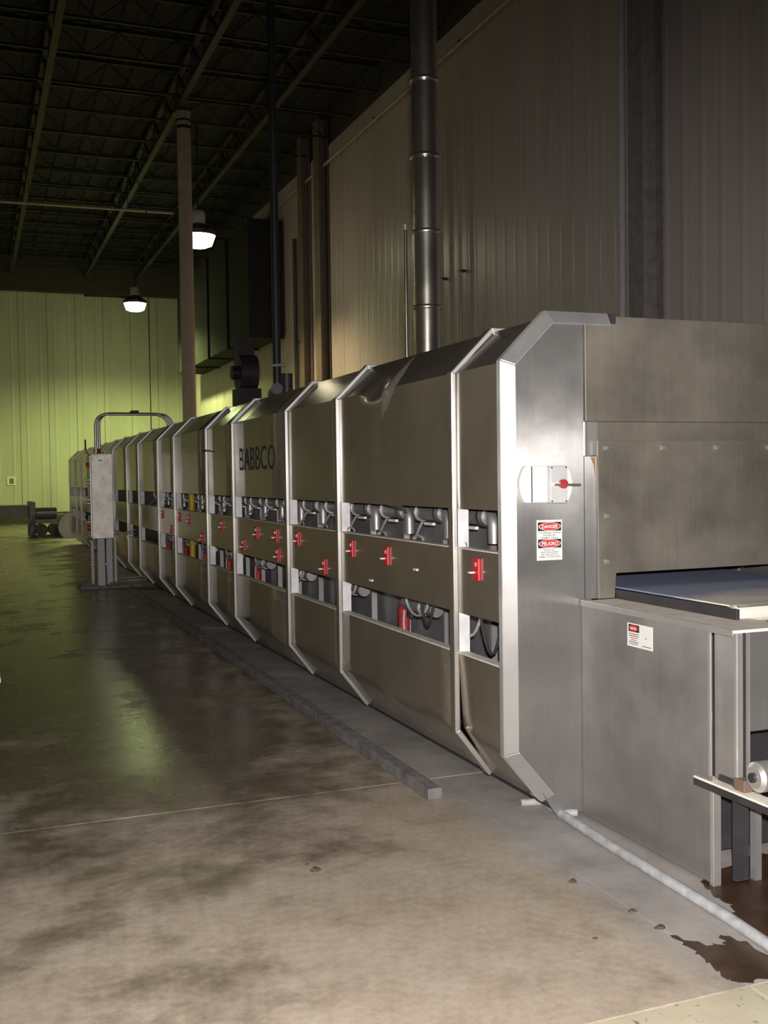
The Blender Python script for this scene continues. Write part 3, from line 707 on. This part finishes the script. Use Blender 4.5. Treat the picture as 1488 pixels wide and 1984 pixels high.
MB().tube([(4.05, 17.3, 3.35), (4.15, 17.3, 3.35)], 0.12, 20).build('motor', 'black_pipe', b, smooth=True)
MB().box(4.16, 4.44, 17.3, 17.62, 3.5, 3.95).build('outlet', 'dark_metal', b)
MB().box(4.1, 4.5, 17.1, 17.5, 0.0, 3.08).build('pedestal', 'dark_metal', b)

# drop conduit behind the oven
t = MB().tube([(3.72, 26.4, 9.15), (4.13, 26.4, 8.6), (4.13, 26.4, 0.0)], 0.014, 6).build('drop_conduit', 'roof_steel'); tag(t, 'thin dark conduit dropping from the roof truss left of the tan column', 'conduit')

# ================================================================== CONTROL CABINET STAND
cy = 15.9
s = thing('control_cabinet', (1.76, 16.1, 0), 'stainless control cabinet on a post stand beside the oven, with bent conduits on top', 'cabinet')
MB().box(1.603, 1.913, cy, cy + 0.45, 0.735, 1.985).build('enclosure', 'cabinet_steel', s, bevel=0.008)
MB().box(1.588, 1.604, cy + 0.01, cy + 0.44, 0.76, 1.96).build('door', 'bright_steel', s, bevel=0.004)
MB().tube([(1.668, cy - 0.006, 1.93), (1.668, cy + 0.001, 1.93)], 0.012, 10).build('rivet', 'bright_steel', s)
MB().box(1.715, 1.735, cy - 0.003, cy, 1.875, 1.895).build('mark', 'sign_black', s); MB().box(1.745, 1.765, cy - 0.003, cy, 1.875, 1.895).build('mark', 'sign_black', s)
for k, (z, mt, r) in enumerate(((1.82, 'red', 0.03), (1.60, 'bright_steel', 0.018), (1.55, 'bright_steel', 0.018), (1.31, 'bright_steel', 0.02), (1.26, 'bright_steel', 0.02), (1.10, 'black_rubber', 0.02), (0.985, 'bright_steel', 0.018), (0.90, 'red', 0.045))):
    for yy in (cy + 0.06, cy + 0.2):
        if mt == 'red' and yy > cy + 0.1: continue
        MB().tube([(1.588, yy, z), (1.54, yy, z)], r, 10).build('button', mt, s, smooth=True)
for (a, b_, y0, y1, z0, z1, mt) in ((1.675, 1.775, cy + 0.02, cy + 0.12, 0.0, 0.735, 'grey_plastic'), (1.60, 1.64, cy + 0.2, cy + 0.28, 0.06, 0.70, 'grey_plastic'), (1.80, 1.90, cy + 0.15, cy + 0.25, 0.05, 0.735, 'grey_plastic'), (1.93, 1.97, cy + 0.2, cy + 0.28, 0.05, 0.67, 'grey_plastic')):
    MB().box(a, b_, y0, y1, z0, z1).build('post', mt, s, bevel=0.004)
MB().tube([(1.79, cy, 0.735), (1.785, cy, 0.35), (1.80, cy + 0.02, 0.05)], 0.008, 6).build('cable', 'black_rubber', s)
for a in (1.57, 1.76): MB().tube([(a, cy, 0.36), (a + 0.05, cy, 0.36)], 0.014, 10).build('clamp', 'bright_steel', s, smooth=True)
mb = MB(); mb.box(1.42, 2.30, cy - 0.02, cy + 0.03, 0.0, 0.045); mb.box(1.42, 1.47, cy + 0.03, cy + 0.55, 0.0, 0.045); mb.box(1.42, 2.0, cy + 0.5, cy + 0.55, 0, 0.045)
mb.build('base_frame', 'kerb_concrete', s, bevel=0.004)
MB().tube([(1.85, cy + 0.3, 0.10), (2.40, cy + 0.35, 0.12)], 0.012, 8).build('floor_conduit', 'bright_steel', s, smooth=True)
MB().tube([(1.85, cy + 0.12, 0.07), (2.40, cy + 0.2, 0.09)], 0.012, 8).build('floor_conduit', 'bright_steel', s, smooth=True)
for k in range(3):
    a = 1.69 + k * 0.035; yy = cy + 0.08 + k * 0.09; zt_ = 2.565 + 0.01 * k
    pts = [(a, yy, 1.985)] + arc((a + 0.16, yy, zt_ - 0.16), (-1, 0, 0), (0, 0, 1), 0.16, 0, 90, 8)
    xe = 2.56 + 0.045 * k
    pts += arc((xe, yy, zt_ - 0.2), (0, 0, 1), (1, 0, 0), 0.2, 0, 80, 8) + [(xe + 0.205, yy, 2.325)]
    MB().tube(pts, 0.021, 10).build('conduit', 'bright_steel', s, smooth=True)
MB().box(2.22, 2.32, cy + 0.06, cy + 0.30, 2.59, 2.625).build('conduit_clamp', 'dark_metal', s)
MB().tube([(1.72, cy + 0.1, 1.985), (1.72, cy + 0.1, 2.06)], 0.03, 10).build('gland', 'red_hose', s)
MB().box(1.555, 1.575, cy + 0.3, cy + 0.34, 2.05, 2.2).build('antenna_block', 'black_rubber', s)
MB().bar((1.60, cy + 0.3, 1.985), (1.565, cy + 0.32, 2.06), 0.01, 0.01).build('antenna_bracket', 'black_rubber', s)
for a, z in ((1.92, 0.86), (1.92, 0.80)):
    MB().tube([(a, cy + 0.1, z), (a + 0.13, cy + 0.1, z - 0.05 + (0.86 - z)), (a + 0.34, cy + 0.2, z - 0.02)], 0.008, 6).build('cable', 'cable_grey', s, smooth=True)

# ================================================================== DISCHARGE CONVEYOR AT THE FAR END
s = thing('discharge_conveyor', (1.5, 31.5, 0), 'dark discharge conveyor leaving the far end of the oven', 'conveyor')
MB().box(-1.2, 1.62, 31.5, 31.56, 0.60, 0.90).build('side_rail', 'conveyor_blue', s, bevel=0.01)
MB().box(-1.2, 1.62, 32.6, 32.66, 0.60, 0.90).build('side_rail', 'conveyor_blue', s, bevel=0.01)
MB().box(-1.2, 1.62, 31.58, 32.58, 0.80, 0.83).build('belt', 'black_rubber', s)
MB().box(1.46, 1.62, 31.38, 31.49, 0.0, 1.0).build('post', 'conveyor_blue', s, bevel=0.008)
MB().box(-0.9, -0.78, 31.38, 31.49, 0.0, 0.7).build('post', 'conveyor_blue', s, bevel=0.008)
MB().box(1.46, 1.62, 32.67, 32.78, 0.0, 1.0).build('post', 'conveyor_blue', s, bevel=0.008)
MB().box(1.62, 2.20, 31.4, 31.9, 0.50, 0.83).build('gearbox', 'dark_metal', s, bevel=0.03)
MB().box(1.62, 2.9, 30.9, 31.2, 0.66, 0.72).build('cross_beam', 'conveyor_blue', s)
for a in (1.75, 2.1): MB().tube([(a, 31.0, 0.22), (a, 31.5, 0.22)], 0.17, 16).build('motor', 'black_pipe', s, smooth=True)
MB().box(1.6, 2.8, 30.9, 31.6, 0.0, 0.06).build('base_plate', 'dark_metal', s)
MB().tube([(2.55, 30.6, 0.30), (2.55, 31.2, 0.30)], 0.38, 20).build('drum_guard', 'inner_steel', s, smooth=True)
MB().box(2.18, 2.92, 30.7, 31.15, 0.0, 0.12).build('drum_foot', 'dark_metal', s)
# small notice on the far wall
s = thing('wall_notice', (1.31, YF - 0.03, 1.6), 'small white and orange notice on the far green-lit wall', 'sign')
MB().box(1.16, 1.46, YF - 0.03, YF - 0.012, 1.45, 1.77).build('board', 'sign_white', s)
MB().box(1.24, 1.40, YF - 0.034, YF - 0.030, 1.50, 1.70).build('orange_field', 'rust', s)

# ================================================================== FLOOR ITEMS
k = thing('floor_kerb', (2.08, 10, 0), 'low grey kerb running along the floor beside the oven', 'kerb')
MB().box(2.040, 2.118, 4.70, 10.2, 0.0, 0.060).build('kerb_length', 'kerb_concrete', k, bevel=0.006)
MB().box(2.040, 2.118, 10.21, 15.5, 0.0, 0.060).build('kerb_length', 'kerb_concrete', k, bevel=0.006)
h = MB().tube([(2.52, 4.40, 0.022), (2.498, 4.20, 0.022), (2.482, 3.95, 0.022), (2.469, 3.70, 0.022), (2.458, 3.35, 0.022), (2.448, 3.02, 0.022), (2.423, 2.74, 0.022), (2.38, 2.35, 0.022), (2.36, 1.9, 0.022)], 0.0215, 12).build('floor_hose', 'hose_grey', smooth=True)
tag(h, 'pale grey pipe lying on the floor along the infeed conveyor', 'pipe')
MB().tube([(2.50, 4.22, 0.024), (2.57, 4.19, 0.024)], 0.018, 10).build('tee_stub', 'hose_grey', h, smooth=True)
def blot(pts, z, name, label, cat):
    P = []
    n = len(pts)
    for i in range(n):                            # uneven outline
        a = Vector(pts[i]); b2 = Vector(pts[(i + 1) % n])
        for q in range(5):
            p = a.lerp(b2, q / 5); P.append((p.x + 0.009 * math.sin(i * 5.1 + q * 2.3), p.y + 0.012 * math.sin(i * 3.7 + q * 1.9), z))
    o = MB().prism(P, (0, 0, 0.0012)).build(name, 'wet_stain'); return tag(o, label, cat)
blot([(2.20, 2.99), (2.27, 2.88), (2.33, 2.86), (2.36, 2.93), (2.40, 2.84), (2.395, 2.64), (2.31, 2.612), (2.20, 2.618), (2.17, 2.66), (2.185, 2.76), (2.20, 2.86)], 0.0004, 'puddle', 'dark brown wet stain on the floor left of the pale pipe', 'puddle')
blot([(2.60, 3.34), (2.56, 3.20), (2.56, 3.10), (2.48, 3.02), (2.48, 2.86), (2.46, 2.66), (2.7, 2.63), (3.2, 2.63), (3.3, 3.3), (3.0, 3.5)], 0.0004, 'puddle', 'dark wet stain under the infeed conveyor', 'puddle')
for (x, y, r, lb) in ((1.243, 4.129, 0.010, 'smaller of two crumbs lying close together mid floor'), (1.254, 4.056, 0.020, 'larger of two crumbs lying close together mid floor'), (2.149, 3.538, 0.016, 'dark crumb on the floor left of the pale pipe, farthest of three'), (2.20, 3.213, 0.014, 'dark crumb on the floor joint, middle of three by the pale pipe'), (2.209, 3.056, 0.018, 'dark crumb on the floor joint nearest the wet stain'), (1.95, 3.07, 0.008, 'tiny dark crumb on the tan floor left of the joint')):
    mb = MB(); n = 9
    ring = [(x + r * 1.3 * math.cos(a) * random.uniform(0.7, 1.2), y + r * math.sin(a) * random.uniform(0.7, 1.2), 0.0) for a in [2 * math.pi * q / n for q in range(n)]]
    top = [(x + (p[0] - x) * 0.6, y + (p[1] - y) * 0.6, r * random.uniform(0.35, 0.6)) for p in ring]
    mb.add(ring + top, [tuple(range(n))[::-1], tuple(range(n, 2 * n))] + [(i, (i + 1) % n, n + (i + 1) % n, n + i) for i in range(n)])
    tag(mb.build('crumb', 'crumb'), lb, 'crumb', 'crumbs on the floor')
# cart at the left edge
s = thing('tote_dolly', (-0.32, 6.4, 0), 'pale plastic tote on a dark wheeled dolly at the left edge', 'cart')
MB().prism([(-0.72, 6.10, 0.24), (0.085, 6.10, 0.24), (0.10, 6.10, 0.52), (-0.735, 6.10, 0.52)], (0, 0.55, 0)).build('tote', 'white_plastic', s, bevel=0.012)
MB().box(-0.75, 0.112, 6.08, 6.67, 0.50, 0.53).build('rim', 'white_plastic', s, bevel=0.006)
MB().box(-0.72, 0.09, 6.10, 6.65, 0.14, 0.235).build('deck', 'black_rubber', s, bevel=0.01)
for x in (-0.62, 0.02):
    for y in (6.18, 6.56):
        MB().tube([(x - 0.025, y, 0.06), (x + 0.025, y, 0.06)], 0.06, 16).build('wheel', 'black_rubber', s, smooth=True)
        MB().box(x - 0.035, x + 0.035, y - 0.02, y + 0.02, 0.08, 0.14).build('caster', 'dark_metal', s)
